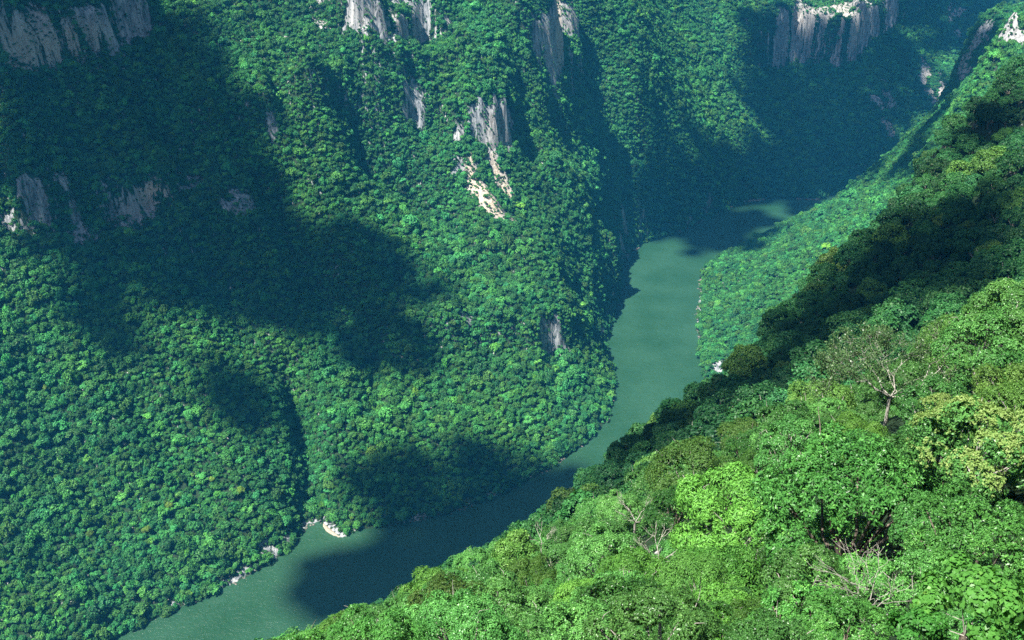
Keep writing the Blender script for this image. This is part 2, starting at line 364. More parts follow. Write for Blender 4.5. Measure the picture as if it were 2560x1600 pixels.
ME_T = mesh_np("terrain", np.stack([XX.ravel(), YY.ravel(), Z.ravel()], 1), grid_faces(NY, NX), terrain_material(), {"rock": ROCK.ravel(), "tan": TAN.ravel()}, True)
link("terrain", ME_T, kind="structure", label="steep canyon walls of limestone and forest soil above the green river")
wx = np.arange(-960, 1501, 60.0); wy = np.arange(-110, 3001, 60.0); WX, WY = np.meshgrid(wx, wy)
link("river", mesh_np("river", np.stack([WX.ravel(), WY.ravel(), WX.ravel() * 0], 1), grid_faces(len(wy), len(wx)), water_material()), kind="structure", label="calm green river winding along the canyon floor")
#@@REST
# ------------------------------------------------------------------ clouds that cast the soft shade on the slopes (high above the view)
SHADE = [(120,60,260,90),(330,250,300,170),(200,430,230,120),(430,420,210,130),(600,330,90,90),(620,480,110,80),(480,120,90,90),
         (300,640,190,90),(520,640,230,110),(780,640,200,90),(960,640,100,80),(900,760,210,100),(960,870,190,60),(300,800,80,110),(700,760,120,80),
         (620,990,110,60),(640,1060,60,50),(560,740,120,60),
         (1050,1215,170,60),(1230,1170,110,50),(1100,1360,190,80),(1290,1290,170,70),(1400,1220,70,60),(850,1420,100,35),(900,1490,110,50),
         (2120,310,240,210),(2390,180,190,170),(2400,60,180,90),(2250,200,120,90),(1980,500,120,35),(2060,480,100,35),(1770,600,120,32),(1690,592,90,26),(1850,620,90,26),(2290,330,100,70),(2050,420,200,70),(1850,470,160,80),(1900,560,110,40),(1750,590,140,45),(1900,545,130,40),(1830,600,80,30),(1740,572,90,35),(1800,556,80,30),(1870,530,80,30),(1960,330,60,110),
         (1150,1310,180,45),(1000,1440,150,60),(1330,1240,90,40),(800,1480,80,60),(2250,420,120,40),(1950,200,80,140),(2300,640,240,90),(2480,560,120,80),(1900,960,140,70),(1650,1110,110,60),(1500,1240,90,50),(1400,1330,70,45),(2100,820,150,60),(2480,660,100,50),(2000,920,110,90),(1880,990,90,70),(1740,1110,100,60),(1580,1190,90,50),(1480,1290,90,60),(2250,800,260,50),(2450,730,140,50),(1930,860,120,60),(1450,1230,120,60),(1600,1140,130,60),(1780,1020,150,80),(1980,880,170,90),(2180,770,190,80),(2420,660,160,70),(2100,700,60,40),(2480,330,80,60)]
def ico(sub=1):
    import bmesh
    bm = bmesh.new(); bmesh.ops.create_icosphere(bm, subdivisions=sub, radius=1.0)
    V = np.array([v.co[:] for v in bm.verts]); F = np.array([[v.index for v in f.verts] for f in bm.faces]); bm.free()
    return V, F
IV1, IF1 = ico(1); IV2, IF2 = ico(2)
ZC = 3300.0
cv, cf, off = [], [], 0
rr = np.random.default_rng(5)
for (a, b, rx, ry) in SHADE:
    npuff = int(max(8, rx * ry / (280 if b > 1150 or a < 1300 else 200))); tc0 = float(project(raycast(a, max(b, -60)))[2][0])
    for k in range(npuff):
        th = rr.random() * 6.283; q = math.sqrt(rr.random())
        wv = 1 + .35 * vnoise(th * 1.3 + a, b, 5); px, py = a + rx * q * math.cos(th) * wv, b + ry * q * math.sin(th) * wv
        p = raycast(px, max(py, -60))
        if p[2] < 0: p = on_z(px, py, 0)
        if abs(float(project(p)[2][0]) / tc0 - 1) > (.2 if tc0 > 700 else .4): continue
        s = (ZC - p[2]) / TO_SUN[2] + rr.normal() * 60
        c = p + TO_SUN * s
        dist = np.linalg.norm(p - [0, 0, CAM_H])
        if rr.random() < ((.68 if (a > 1640 and 480 < b < 640) else .15 if b > 1180 else .50) if tc0 > 700 else .62): continue
        r = (0.35 + .9 * rr.random()) * (1 - .5 * q) * 30 * (dist / 1200) ** .75
        cv.append(IV1 * r * [1.15, 1.15, .8] + c); cf.append(IF1 + off); off += len(IV1)
mc, nt, o = mat("cloud_white"); b_ = N(nt, "ShaderNodeBsdfPrincipled", Roughness=1.0); b_.inputs["Base Color"].default_value = (.85, .86, .88, 1); nt.links.new(b_.outputs[0], o.inputs[0])
link("clouds", mesh_np("clouds", np.vstack(cv), np.vstack(cf), mc, None, True), kind="stuff", label="broken white clouds drifting high over the canyon")

# ------------------------------------------------------------------ foliage
def leaf_material(name, dark, light, tip=None, hue=.025, gloss=.35, trans=.15, inst=False):
    """per-leaf and per-tree variation; dark and light are real leaf colours"""
    m, nt, o = mat(name); L = nt.links
    at = N(nt, "ShaderNodeAttribute", _attribute_name="tint")
    stops = [(0.0, dark), (.75, light)] + ([(1.0, tip)] if tip else [])
    r = ramp(nt, stops); L.new(at.outputs["Fac"], r.inputs[0])
    hs = N(nt, "ShaderNodeHueSaturation"); L.new(r.outputs[0], hs.inputs["Color"])
    oi = N(nt, "ShaderNodeObjectInfo")
    mh = N(nt, "ShaderNodeMapRange"); L.new(oi.outputs["Random"], mh.inputs[0]); mh.inputs[3].default_value = .5 - hue; mh.inputs[4].default_value = .5 + hue * .6; L.new(mh.outputs[0], hs.inputs["Hue"])
    mu = N(nt, "ShaderNodeMath", _operation='MULTIPLY'); L.new(oi.outputs["Random"], mu.inputs[0]); mu.inputs[1].default_value = 7.31
    fr = N(nt, "ShaderNodeMath", _operation='FRACT'); L.new(mu.outputs[0], fr.inputs[0])
    mv = N(nt, "ShaderNodeMapRange"); L.new(fr.outputs[0], mv.inputs[0]); mv.inputs[3].default_value = .55; mv.inputs[4].default_value = 1.35; L.new(mv.outputs[0], hs.inputs["Value"])
    col = hs.outputs[0]
    if inst:
        ai = N(nt, "ShaderNodeAttribute", _attribute_name="treecol", _attribute_type='INSTANCER')
        col = mixc(nt, col, ai.outputs["Color"], 1.0, 'MULTIPLY')
    b = N(nt, "ShaderNodeBsdfPrincipled", Roughness=gloss); b.inputs["Specular IOR Level"].default_value = .22; L.new(col, b.inputs["Base Color"])
    tr = N(nt, "ShaderNodeBsdfTranslucent"); tc_ = mixc(nt, col, (1.0, 1.25, .35), 1.0, 'MULTIPLY'); L.new(tc_, tr.inputs[0])
    mx = N(nt, "ShaderNodeMixShader"); mx.inputs[0].default_value = trans
    L.new(b.outputs[0], mx.inputs[1]); L.new(tr.outputs[0], mx.inputs[2]); L.new(mx.outputs[0], o.inputs[0]); return m
def bark_material(name, c1, c2):
    m, nt, o = mat(name); L = nt.links
    tc = N(nt, "ShaderNodeTexCoord"); n_ = N(nt, "ShaderNodeTexNoise", Scale=6.0, Detail=4.0); L.new(tc.outputs["Object"], n_.inputs[0])
    r = ramp(nt, [(.35, c1), (.65, c2)]); L.new(n_.outputs[0], r.inputs[0])
    b = N(nt, "ShaderNodeBsdfPrincipled", Roughness=.85); L.new(r.outputs[0], b.inputs[0]); L.new(b.outputs[0], o.inputs[0]); return m
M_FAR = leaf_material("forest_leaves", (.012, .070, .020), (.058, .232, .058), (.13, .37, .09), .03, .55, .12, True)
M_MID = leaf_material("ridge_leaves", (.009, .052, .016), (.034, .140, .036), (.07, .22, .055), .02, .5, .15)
M_BRI = leaf_material("fresh_yellow_green_leaves", (.08, .17, .02), (.19, .34, .04), (.30, .45, .06), .01, .5, .15)
M_ROS = leaf_material("glossy_rosette_leaves", (.016, .075, .016), (.075, .24, .045), (.17, .38, .08), .008, .36, .15)
M_FEA = leaf_material("feathery_leaves", (.028, .11, .016), (.10, .27, .04), (.19, .39, .07), .012, .5, .15)
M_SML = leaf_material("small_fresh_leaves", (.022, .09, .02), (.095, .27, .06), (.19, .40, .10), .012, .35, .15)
M_OLV = leaf_material("olive_leaves", (.025, .085, .014), (.085, .20, .035), (.15, .28, .06), .02, .5, .15)
M_HRT = leaf_material("broad_heart_leaves", (.04, .15, .025), (.09, .29, .05), (.22, .42, .08), .01, .4, .35)
M_FLW = leaf_material("yellow_blossom", (.12, .24, .05), (.27, .38, .11), (.44, .49, .22), .01, .6, .3)
M_PAL = leaf_material("sparse_grey_green_leaves", (.02, .07, .02), (.07, .17, .055), (.15, .26, .10), .02, .35, .15)
M_BARK = bark_material("pale_bark", (.15, .145, .12), (.36, .34, .29))
M_BARKD = bark_material("brown_bark", (.06, .05, .035), (.16, .13, .10))

def unit(v): return v / np.maximum(np.linalg.norm(v, axis=-1, keepdims=True), 1e-9)
def leaf_quads(base, d, nrm, L_, W_, fold=.18):
    """kite-shaped leaves: base, axis, face normal"""
    s = unit(np.cross(d, nrm)); n2 = unit(np.cross(s, d))
    L_ = L_[:, None]; W_ = W_[:, None]
    a = base; b = base + d * L_ * .45 + s * W_ * .5 + n2 * W_ * fold
    c = base + d * L_ - n2 * L_ * .12; e = base + d * L_ * .45 - s * W_ * .5 + n2 * W_ * fold
    V = np.stack([a, b, c, e], 1).reshape(-1, 3)
    F = np.arange(len(base) * 4).reshape(-1, 4)
    return V, F
def lobes(R, Hc, K, rl, rg, low=-.2):
    th = rg.random(K) * 6.283; cz = rg.uniform(low, 1, K); cz[0] = .98
    sxy = np.sqrt(np.clip(1 - cz * cz, 0, 1))
    dirs = np.stack([np.cos(th) * sxy, np.sin(th) * sxy, cz], 1)
    rad = (R - rl * .75) * rg.uniform(.72, 1.0, K)
    return dirs * rad[:, None] * [1, 1, Hc / R], dirs, rl * rg.uniform(.75, 1.25, K)
def crown_mesh(name, m, R=6., Hc=4.2, K=26, rl=1.9, n=2500, per=8, L_=.3, W_=.11, rise=.35, droop=0., jit=.5, seed=0, inner=.3, low=-.45, gap=.1, m2=None, tipfrac=.0, flower=0):
    rg = np.random.default_rng(seed)
    c, cd, cr = lobes(R, Hc, K, rl, rg, low)
    def shell(nn, scale_):
        k = rg.choice(K, nn, p=cr ** 2 / (cr ** 2).sum())
        d = unit(rg.normal(size=(nn, 3)) + cd[k] * .9 + [0, 0, .35])
        p = c[k] + d * (cr[k] * rg.uniform(.80, 1.04, nn) * scale_)[:, None]
        dd = np.linalg.norm(p[:, None] - c[None], axis=2) / cr[None]
        dd[np.arange(nn), k] = 9
        ok = (dd.min(1) > .82 * scale_) & (d[:, 2] > -.55)
        # ragged gaps between leaf masses
        g = vnoise(p[:, 0] * .9 + seed, p[:, 1] * .9 + p[:, 2] * .7, seed)
        ok &= g > -1 + gap * 2
        return p[ok], d[ok], k[ok]
    VV, TT, off = [], [], 0
    lobe_t = rg.uniform(-.12, .12, K)
    FF = []; TINT = []; MI = []
    for sc_, frac, big in ((1., 1., 1.), (.62, inner, 1.5)):
        p, d, k = shell(int(n * frac), sc_)
        if len(p) == 0: continue
        q = np.repeat(p, per, 0); nn_ = np.repeat(d, per, 0); kk = np.repeat(k, per)
        t1 = unit(np.cross(nn_, [0.31, .2, .93])); t2 = np.cross(nn_, t1)
        a = rg.random(len(q)) * 6.283
        ax = unit(t1 * np.cos(a)[:, None] + t2 * np.sin(a)[:, None] + nn_ * rise + rg.normal(size=q.shape) * .15 - np.array([0, 0, droop]))
        nf = unit(nn_ * .8 + [0, 0, .35] + rg.normal(size=q.shape) * jit)
        ll = L_ * rg.uniform(.7, 1.25, len(q)) * big; ww = W_ * rg.uniform(.8, 1.2, len(q)) * big
        V, F = leaf_quads(q + rg.normal(size=q.shape) * .25 * L_, ax, nf, ll, ww)
        FF.append(F + off); VV.append(V); off += len(V)
        sp = np.repeat(rg.uniform(-.14, .14, len(p)), per)
        TINT.append(np.clip(.5 + sp + lobe_t[kk] + rg.normal(size=len(q)) * .13, 0, 1))
        fl = np.zeros(len(q))
        if flower: 
            fl = np.repeat((vnoise(p[:, 0] * 1.1, p[:, 1] * 1.1, seed) + d[:, 2] * .9 + rg.normal(size=len(p)) * .2 > flower).astype(float), per) * (sc_ == 1.)
        MI.append(fl)
    me = mesh_np(name, np.vstack(VV), np.vstack(FF), m, {"tint": np.concatenate(TINT)})
    if m2:
        me.materials.append(m2); me.polygons.foreach_set("material_index", np.concatenate(MI).astype(np.int32))
    return me, c, cr
def tube(pts, rad, sides=6):
    pts = np.asarray(pts, float); k = len(pts); V = []; F = []
    for i in range(k):
        d = unit((pts[min(i + 1, k - 1)] - pts[max(i - 1, 0)])[None])[0]
        s = unit(np.cross(d, [.13, .31, .94] if abs(d[2]) < .9 else [1, 0, 0])[None])[0]; u = np.cross(d, s)
        for j in range(sides):
            a = 6.283 * j / sides; V.append(pts[i] + rad[i] * (s * math.cos(a) + u * math.sin(a)))
    for i in range(k - 1):
        for j in range(sides):
            j2 = (j + 1) % sides; F.append([i * sides + j, i * sides + j2, (i + 1) * sides + j2, (i + 1) * sides + j])
    return np.array(V), np.array(F)
def tubes_mesh(name, tl, m):
    VV, FF, off = [], [], 0
    for pts, rad, sd in tl:
        V, F = tube(pts, rad, sd); VV.append(V); FF.append(F + off); off += len(V)
    return mesh_np(name, np.vstack(VV), np.vstack(FF), m, None, True)
def limb_tubes(c, cr, Hc, seed, r0=.26, poke=4):
    """limbs from the trunk top into the leaf masses; a few twigs poke out"""
    rg = np.random.default_rng(seed + 99); out = []
    st = np.array([0, 0, -Hc * .75])
    for i, q in enumerate(c):
        if i % 3: continue
        mid = (st + q) / 2 + rg.normal(size=3) * .4 - [0, 0, .3]
        out.append(([st, mid, q, q + unit(q[None])[0] * cr[i] * .6], [r0 * .6, r0 * .38, r0 * .2, r0 * .06], 5))
    for i in rg.choice(len(c), min(poke, len(c)), replace=False):
        q = c[i]; e = q + unit((q + [0, 0, 2.0])[None])[0] * (cr[i] * 1.15)
        e2 = e + rg.normal(size=3) * .5 + [0, 0, .2]
        out.append(([q, (q + e) / 2 + rg.normal(size=3) * .15, e, e2], [.07, .055, .04, .015], 4))
    return out
TRUNK = tubes_mesh("trunk", [([(0, 0, -1.5), (0, 0, 0), (.12, .05, .5), (.0, .1, 1.0)], [.42, .34, .27, .22], 8)], M_BARKD)
TRUNKP = tubes_mesh("trunk", [([(0, 0, -1.5), (0, 0, 0), (.12, .05, .5), (.0, .1, 1.0)], [.36, .28, .22, .18], 8)], M_BARK)

class Proto:
    def __init__(s, crown, branches, trunk, R, Hc): s.crown, s.branches, s.trunk, s.R, s.Hc = crown, branches, trunk, R, Hc
def make_proto(m, trunk=None, bark=None, poke=4, **kw):
    me, c, cr = crown_mesh("crown", m, **kw)
    br = tubes_mesh("branches", limb_tubes(c, cr, kw.get("Hc", 4.2), kw.get("seed", 0), r0=.26 * (kw.get("R", 6.) / 6) ** 2, poke=poke), bark or M_BARK)
    return Proto(me, br, trunk or TRUNK, kw.get("R", 6.), kw.get("Hc", 4.2))
P_ROS = [make_proto(M_ROS, bark=M_BARKD, seed=s, n=5200, per=8, L_=.22, W_=.09, rise=.55, gap=.24, K=44, rl=1.35, jit=.4, Hc=5.2) for s in (1, 2)]
P_FEA = [make_proto(M_FEA, seed=s, n=4600, per=7, L_=.36, W_=.09, rise=.1, droop=.45, gap=.14, K=40, rl=1.5, Hc=4.8) for s in (3, 4)]
P_SML = [make_proto(M_SML, seed=s, n=5600, per=6, L_=.21, W_=.12, rise=.35, gap=.24, K=42, rl=1.3, Hc=5.4) for s in (5, 6, 7)]
P_OLV = [make_proto(M_OLV, seed=s, n=4400, per=6, L_=.24, W_=.10, rise=.35, gap=.10, K=26, rl=1.8) for s in (8,)]
P_HRT = [make_proto(M_HRT, seed=9, R=3.2, Hc=2.6, n=1500, per=3, L_=.30, W_=.25, rise=.15, droop=.3, K=20, rl=1.0, gap=.2, jit=.3, poke=0)]
P_FLW = [make_proto(M_SML, seed=10, n=4000, per=7, L_=.25, W_=.13, rise=.4, gap=.16, K=34, rl=1.55, m2=M_FLW, flower=.45)]
P_MID = [make_proto(M_MID, seed=20 + s, n=int(1500), per=5, L_=.62, W_=.36, rise=.3, gap=.14, K=28 + 3 * s, rl=1.75 - .1 * s, Hc=4.6 + .4 * (s % 3), poke=2) for s in range(5)]
P_OLM = [make_proto(M_OLV, seed=30, n=1500, per=5, L_=.6, W_=.34, gap=.12, K=24, rl=1.9, poke=2)]
P_BRI = [make_proto(M_BRI, seed=31, n=700, per=5, L_=.9, W_=.5, gap=.1, K=14, rl=2.4, poke=0)]

def spreading_tree(seed, levels=5, l0=3.4, spread=.35, leafm=None, nleaf=5, L_=.24, W_=.12, mains=7, keep=1.0, rad0=.095, dirbias=(0, 0, 0)):
    """open crown whose pale limbs show"""
    rg = np.random.default_rng(seed); tl = []; tips = []
    def grow(p, d, l, r, k):
        d2 = unit((d + rg.normal(size=3) * .16)[None])[0]; mid = p + d2 * l * .5 + rg.normal(size=3) * .08 * l
        e = p + (d + d2) * .5 * l + np.array([0, 0, .04 * l])
        tl.append(([p, mid, e], [r, r * .86, r * .72], 5 if k < 2 else 4))
        if k >= levels: tips.append((e, d2)); return
        for j in range(2 if rg.random() < .75 else 3):
            nd = unit((d2 + rg.normal(size=3) * [.55, .55, .28] + np.array([0, 0, .10]) + np.array(dirbias) * .15)[None])[0]
            nd[2] = np.clip(nd[2], -.12, .6)
            grow(e, nd, l * rg.uniform(.66, .86), r * .68, k + 1)
        if k >= 2: tips.append((mid, d2))
    for i in range(mains):
        a = 6.283 * (i + rg.random() * .6) / mains
        grow(np.array([0, 0, -1.6]), unit(np.array([[math.cos(a), math.sin(a), spread + rg.random() * .25]]))[0], l0 * rg.uniform(.8, 1.15), rad0, 0)
    P = np.array([t[0] for t in tips]); Dd = np.array([t[1] for t in tips])
    kp = rg.random(len(P)) < keep; P, Dd = P[kp], Dd[kp]
    q = np.repeat(P, nleaf, 0) + rg.normal(size=(len(P) * nleaf, 3)) * [.32, .32, .2]; ax = unit(np.repeat(Dd, nleaf, 0) * .5 + rg.normal(size=(len(q), 3)) * .8)
    V, F = leaf_quads(q, ax, unit(rg.normal(size=q.shape) * .5 + [0, 0, 1]), L_ * rg.uniform(.7, 1.3, len(q)), W_ * rg.uniform(.8, 1.2, len(q)))
    me = mesh_np("crown", V, F, leafm or M_PAL, {"tint": np.clip(.6 + rg.normal(size=len(q)) * .2, 0, 1)})
    R = np.abs(P[:, :2]).max() 
    return Proto(me, tubes_mesh("branches", tl, M_BARK), TRUNKP, R, 2.5)
P_BARE = [spreading_tree(41, nleaf=20, L_=.30, W_=.17)]
P_TWIG = [spreading_tree(43, levels=3, l0=1.6, spread=1.2, nleaf=4, mains=9, L_=.16, W_=.07, keep=.8, rad0=.035, leafm=M_FEA, dirbias=(-2.5, .6, 0))]
P_SNAG = [spreading_tree(44, levels=3, l0=2.2, spread=.8, nleaf=5, mains=4, L_=.22, W_=.11, keep=.7)]

CNT = 0
def place_tree(x, y, proto, R, top=None, H=None, rz=0., name="tree", flat=1.0):
    """root on the ground; trunk and crown scaled to the tree"""
    g = float(hgt(x, y))
    s = R / proto.R
    if top is None: top = g + (H or 9.0)
    Ht = max(top - g, proto.Hc * s * flat + 1.0)
    root = bpy.data.objects.new(name, None); COL.objects.link(root); root.location = (x, y, g); root.rotation_euler = (0, 0, rz)
    root.empty_display_size = .5
    zc = Ht - proto.Hc * s * flat
    cr = link("crown", proto.crown, root); cr.location = (0, 0, zc); cr.scale = (s, s, s * flat)
    br = link("branches", proto.branches, root); br.location = (0, 0, zc); br.scale = (s, s, s * flat)
    tr = link("trunk", proto.trunk, root); tr.scale = (s, s, max(zc - proto.Hc * s * flat * .72, .8))
    root["category"] = "tree"
    return root

# ---- named foreground trees: centre of the crown in the view, distance, radius (m), prototype
def spot(px, py, t): return at_t(px, py, t)
HAND = [
 (2235,945,92,8.2,P_BARE[0],.8,"wide tree with bare pale branches spreading over a thin grey-green crown","tree"),
 (2150,1215,62,6.6,P_ROS[0],.0,"big glossy tree with rosettes of narrow leaves in the middle of the sunlit slope","tree"),
 (2450,1330,47,3.6,P_ROS[1],1.,"glossy rosette-leaved tree beside the dark gap above the heart-leaved bush","tree"),
 (2470,1090,58,4.3,P_FLW[0],.5,"tree covered in pale yellow blossom at the right edge of the view","tree"),
 (2370,1040,68,2.6,P_FLW[0],2.5,"small yellow-blossomed tree just left of the big blossoming one","tree"),
 (2440,1480,27,1.6,P_HRT[0],.0,"bush of large heart-shaped bright leaves in the bottom right corner","bush"),
 (2300,1580,27,1.0,P_HRT[0],2.,"low broad-leaved bush below the twiggy shrub at the bottom edge","bush"),
 (2180,1440,40,2.4,P_TWIG[0],.0,"twiggy shrub fanning thin pale stems up to the left","shrub"),
 (1840,1270,88,6.2,P_FEA[0],.0,"large yellow-green tree with drooping feathery foliage","tree"),
 (1800,1450,74,4.4,P_FEA[1],1.,"feathery yellow-green tree below the largest feathery one","tree"),
 (1740,1165,112,5.6,P_OLV[0],.0,"dull olive tree with very fine leaves behind the feathery tree","tree"),
 (1590,1275,120,3.6,P_SNAG[0],.6,"thin tree with crooked pale limbs against the dark ridge","tree"),
 (1570,1490,80,3.2,P_SNAG[0],2.9,"half-bare tree with broken pale limbs among the lower left crowns","tree"),
 (1650,1370,92,3.4,P_SNAG[0],4.4,"small tree with white forked branches left of the feathery tree","tree"),
 (1290,1365,128,3.0,P_OLM[0],.4,"yellowish tree at the edge of the water below the shaded ridge","tree"),
 (1355,1340,135,3.0,P_SNAG[0],1.7,"slender pale-stemmed tree standing out against the river edge","tree"),
 (1995,1080,112,5.2,P_SML[0],.2,"rounded fresh green tree at the upper edge of the sunlit slope","tree"),
 (2480,850,84,4.6,P_SML[1],.9,"light green tree with layered sprays at the right edge above the blossom","tree"),
 (2540,760,84,4.0,P_SML[2],2.9,"bright tree topping the sunlit slope against the dark hillside","tree"),
 (1100,1480,128,5.6,P_FEA[1],.9,"bright rounded tree on the lower edge beside the dark water","tree"),
 (1190,1410,132,3.6,P_SML[0],.9,"small tree rising from the slope edge above the dark water","tree"),
 (2330,1140,64,3.6,P_SML[1],3.3,"dark-gapped fine-leaved tree left of the blossoming tree","tree"),
 (2030,1440,50,2.6,P_SML[2],2.2,"small fine-leaved tree filling the gap below the big glossy tree","tree"),
 (2020,1560,48,3.0,P_ROS[0],2.2,"glossy rosette-leaved tree at the bottom edge right of the feathery trees","tree"),
]
ALL = []   # dict per near tree
for px, py, t, R, pr, rz, lab, nm in HAND:
    p = at_t(px, py, t); ALL.append(dict(x=p[0], y=p[1], top=p[2] + pr.Hc * R / pr.R * .55, R=R, pr=pr, rz=rz, lab=lab, name=nm, hand=True))
# fill the near slope
rg = np.random.default_rng(21)
cand = []
N_C = 46000
rad = 18 + 762 * np.sqrt(rg.random(N_C)) ** 1.15; ang = rg.uniform(-math.radians(42), math.radians(58), N_C)
cx_, cy_ = rad * np.sin(ang), rad * np.cos(ang)
gz = hgt(cx_, cy_)
PXc, PYc, Tc = project(np.stack([cx_, cy_, gz + 7], 1))
def edge_y(px): return np.interp(px, [500,600,650,760,900,990,1010,1100,1160,1230,1250,1310,1350,1410,1470,1480,1540,1580,1640,1690,1760,1830,1900,1960,2010,2080,2130,2250,2350,2420,2560,2900], [1790,1700,1655,1600,1540,1510,1480,1440,1395,1400,1350,1320,1290,1240,1230,1170,1140,1085,1060,1000,970,940,840,740,700,620,590,500,340,250,140,0])
okc = (PXc > -900) & (PXc < 4600) & (PYc < 3600) & (PYc > -80) & (Tc > 24) & (gz > 330) & (cx_ > -320)
order = np.concatenate([np.nonzero(okc)[0], np.nonzero(okc)[0]]); first_n = int(okc.sum())
taken = [(a["x"], a["y"], a["R"] * (.8 if a["R"] > 3 else .5)) for a in ALL]
TX = np.array([[a, b, c] for a, b, c in taken])
for oi_, i in enumerate(order):
    t = Tc[i]
    if t < 46: R = rg.uniform(1.5, 2.3)
    elif t < 90: R = rg.uniform(2.6, 4.2)
    elif t < 190: R = rg.uniform(3.4, 5.2)
    else: R = rg.uniform(5.2, 9.0)
    if oi_ >= first_n: R *= .55
    d = np.hypot(TX[:, 0] - cx_[i], TX[:, 1] - cy_[i])
    if (d < (TX[:, 2] + R * .8) * (.92 if oi_ < first_n else .78)).any(): continue
    topz = gz[i] + (R * 1.25 + (3.0 if t > 60 and oi_ < first_n else .6)) * rg.uniform(.72, 1.3)
    qx, qy, qt = [float(v[0]) for v in project(np.array([cx_[i], cy_[i], topz]))]
    if qy < edge_y(qx) - 4 or qy < edge_y(qx - .7 * R / t * 2500) - 90: continue
    TX = np.vstack([TX, [cx_[i], cy_[i], R * .8]])
    u_ = rg.random(); fore = t < 190
    if t < 46: pr = P_SML[i % 3] if u_ < .6 else P_ROS[i % 2]
    elif fore: pr = P_SML[i % 3] if u_ < .45 else P_FEA[i % 2] if u_ < .68 else P_ROS[i % 2] if u_ < .88 else P_OLV[0]
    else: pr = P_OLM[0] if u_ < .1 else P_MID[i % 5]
    ALL.append(dict(x=cx_[i], y=cy_[i], top=topz, R=R, pr=pr, rz=rg.random() * 6.28, hand=False, name="tree"))
# which of them show: rough picture of discs sorted by distance
W_B, H_B = 640, 400
zb = np.full((H_B, W_B), 1e9); ib = np.full((H_B, W_B), -1, int)
yy, xx = np.mgrid[0:H_B, 0:W_B]
for i, a in enumerate(ALL):
    c = np.array([a["x"], a["y"], a["top"] - a["pr"].Hc * a["R"] / a["pr"].R * .7])
    px, py, t = [float(q[0]) for q in project(c)]; a["t"] = t; a["px"], a["py"] = px, py
    k = W_B / 2560; r = a["R"] * .9 / t * 2500 * k; cx, cy = px * k, py * k
    x0, x1, y0, y1 = int(max(cx - r, 0)), int(min(cx + r + 1, W_B)), int(max(cy - r * .75, 0)), int(min(cy + r * .75 + 1, H_B))
    if x1 <= x0 or y1 <= y0: continue
    sub = ((xx[y0:y1, x0:x1] - cx) ** 2 + ((yy[y0:y1, x0:x1] - cy) / .75) ** 2 < r * r) & (zb[y0:y1, x0:x1] > t)
    zb[y0:y1, x0:x1][sub] = t; ib[y0:y1, x0:x1][sub] = i
cnt = np.bincount(ib[ib >= 0].ravel(), minlength=len(ALL))
for i, a in enumerate(ALL):
    a["n"] = cnt[i]
    if cnt[i]:
        ys, xs = np.nonzero(ib == i); a["vx"], a["vy"] = xs.mean() * 4, ys.mean() * 4
vis = sorted([a for a in ALL if a["n"] >= 5 or a["hand"]], key=lambda a: -a["n"] - 1e6 * a["hand"])
MAXT = 288
solo = vis[:MAXT]; rest_near = [a for a in ALL if not any(a is b for b in solo)]
ORD = ["first","second","third","fourth","fifth","sixth","seventh","eighth","ninth","tenth","eleventh","twelfth","13th","14th","15th","16th","17th","18th","19th","20th"]
LOOK = {id(P_OLM[0]): "olive", id(P_OLV[0]): "olive fine-leaved", id(P_FEA[0]): "feathery yellow-green", id(P_FEA[1]): "feathery yellow-green", id(P_ROS[0]): "glossy", id(P_ROS[1]): "glossy"}
for a in solo:
    if a["hand"]: continue
    look = LOOK.get(id(a["pr"]), "dark green" if a["t"] > 190 else "fresh green")
    size = "broad" if a["R"] > (6.3 if a["t"] > 190 else 4.3) else "small" if a["R"] < (5.3 if a["t"] > 190 else 3.2) else "rounded"
    if a["t"] > 190:
        row = int(np.clip((a["vy"] - edge_y(a["vx"])) / 62, 0, 9)); 
        zone = ("shaded ridge beside lower river" if a["vx"] < 1560 else "shaded ridge below river bend" if a["vx"] < 1880 else
                "shaded ridge under far forest" if a["vx"] < 2180 else "steep hillside below pale rocks")
        a["key"] = (look, size, zone, ORD[row] + " row")
    else:
        col = int(np.clip((a["vy"] - 800) / 130, 0, 6))
        zone = ("sunlit slope near bottom left" if a["vx"] < 1400 else "sunlit slope left of feathery trees" if a["vx"] < 1700 else
                "sunlit slope among feathery trees" if a["vx"] < 2000 else "sunlit slope around glossy tree" if a["vx"] < 2300 else "sunlit slope by right edge")
        a["key"] = (look, size, zone, ORD[col] + " row")
from collections import defaultdict
grp = defaultdict(list)
for a in solo:
    if not a["hand"]: grp[a["key"]].append(a)
for k, v in grp.items():
    v.sort(key=lambda a: a["vx"])
    for j, a in enumerate(v):
        base = f"{k[1]} {k[0]} tree, {k[2]}, {k[3]}"
        a["lab"] = base if len(v) == 1 else base + f", {ORD[min(j, 19)]} from left"
for a in solo:
    r_ = place_tree(a["x"], a["y"], a["pr"], a["R"], top=a["top"], rz=a["rz"], name=a["name"])
    r_["label"] = a["lab"]
    if a["name"] != "tree": r_["category"] = a["name"]
    if not a["hand"]: r_["group"] = "trees of the sunlit slope" if a["t"] <= 190 else "trees of the shaded ridge"
print("near trees", len(ALL), "visible", len(vis), "solo", len(solo))

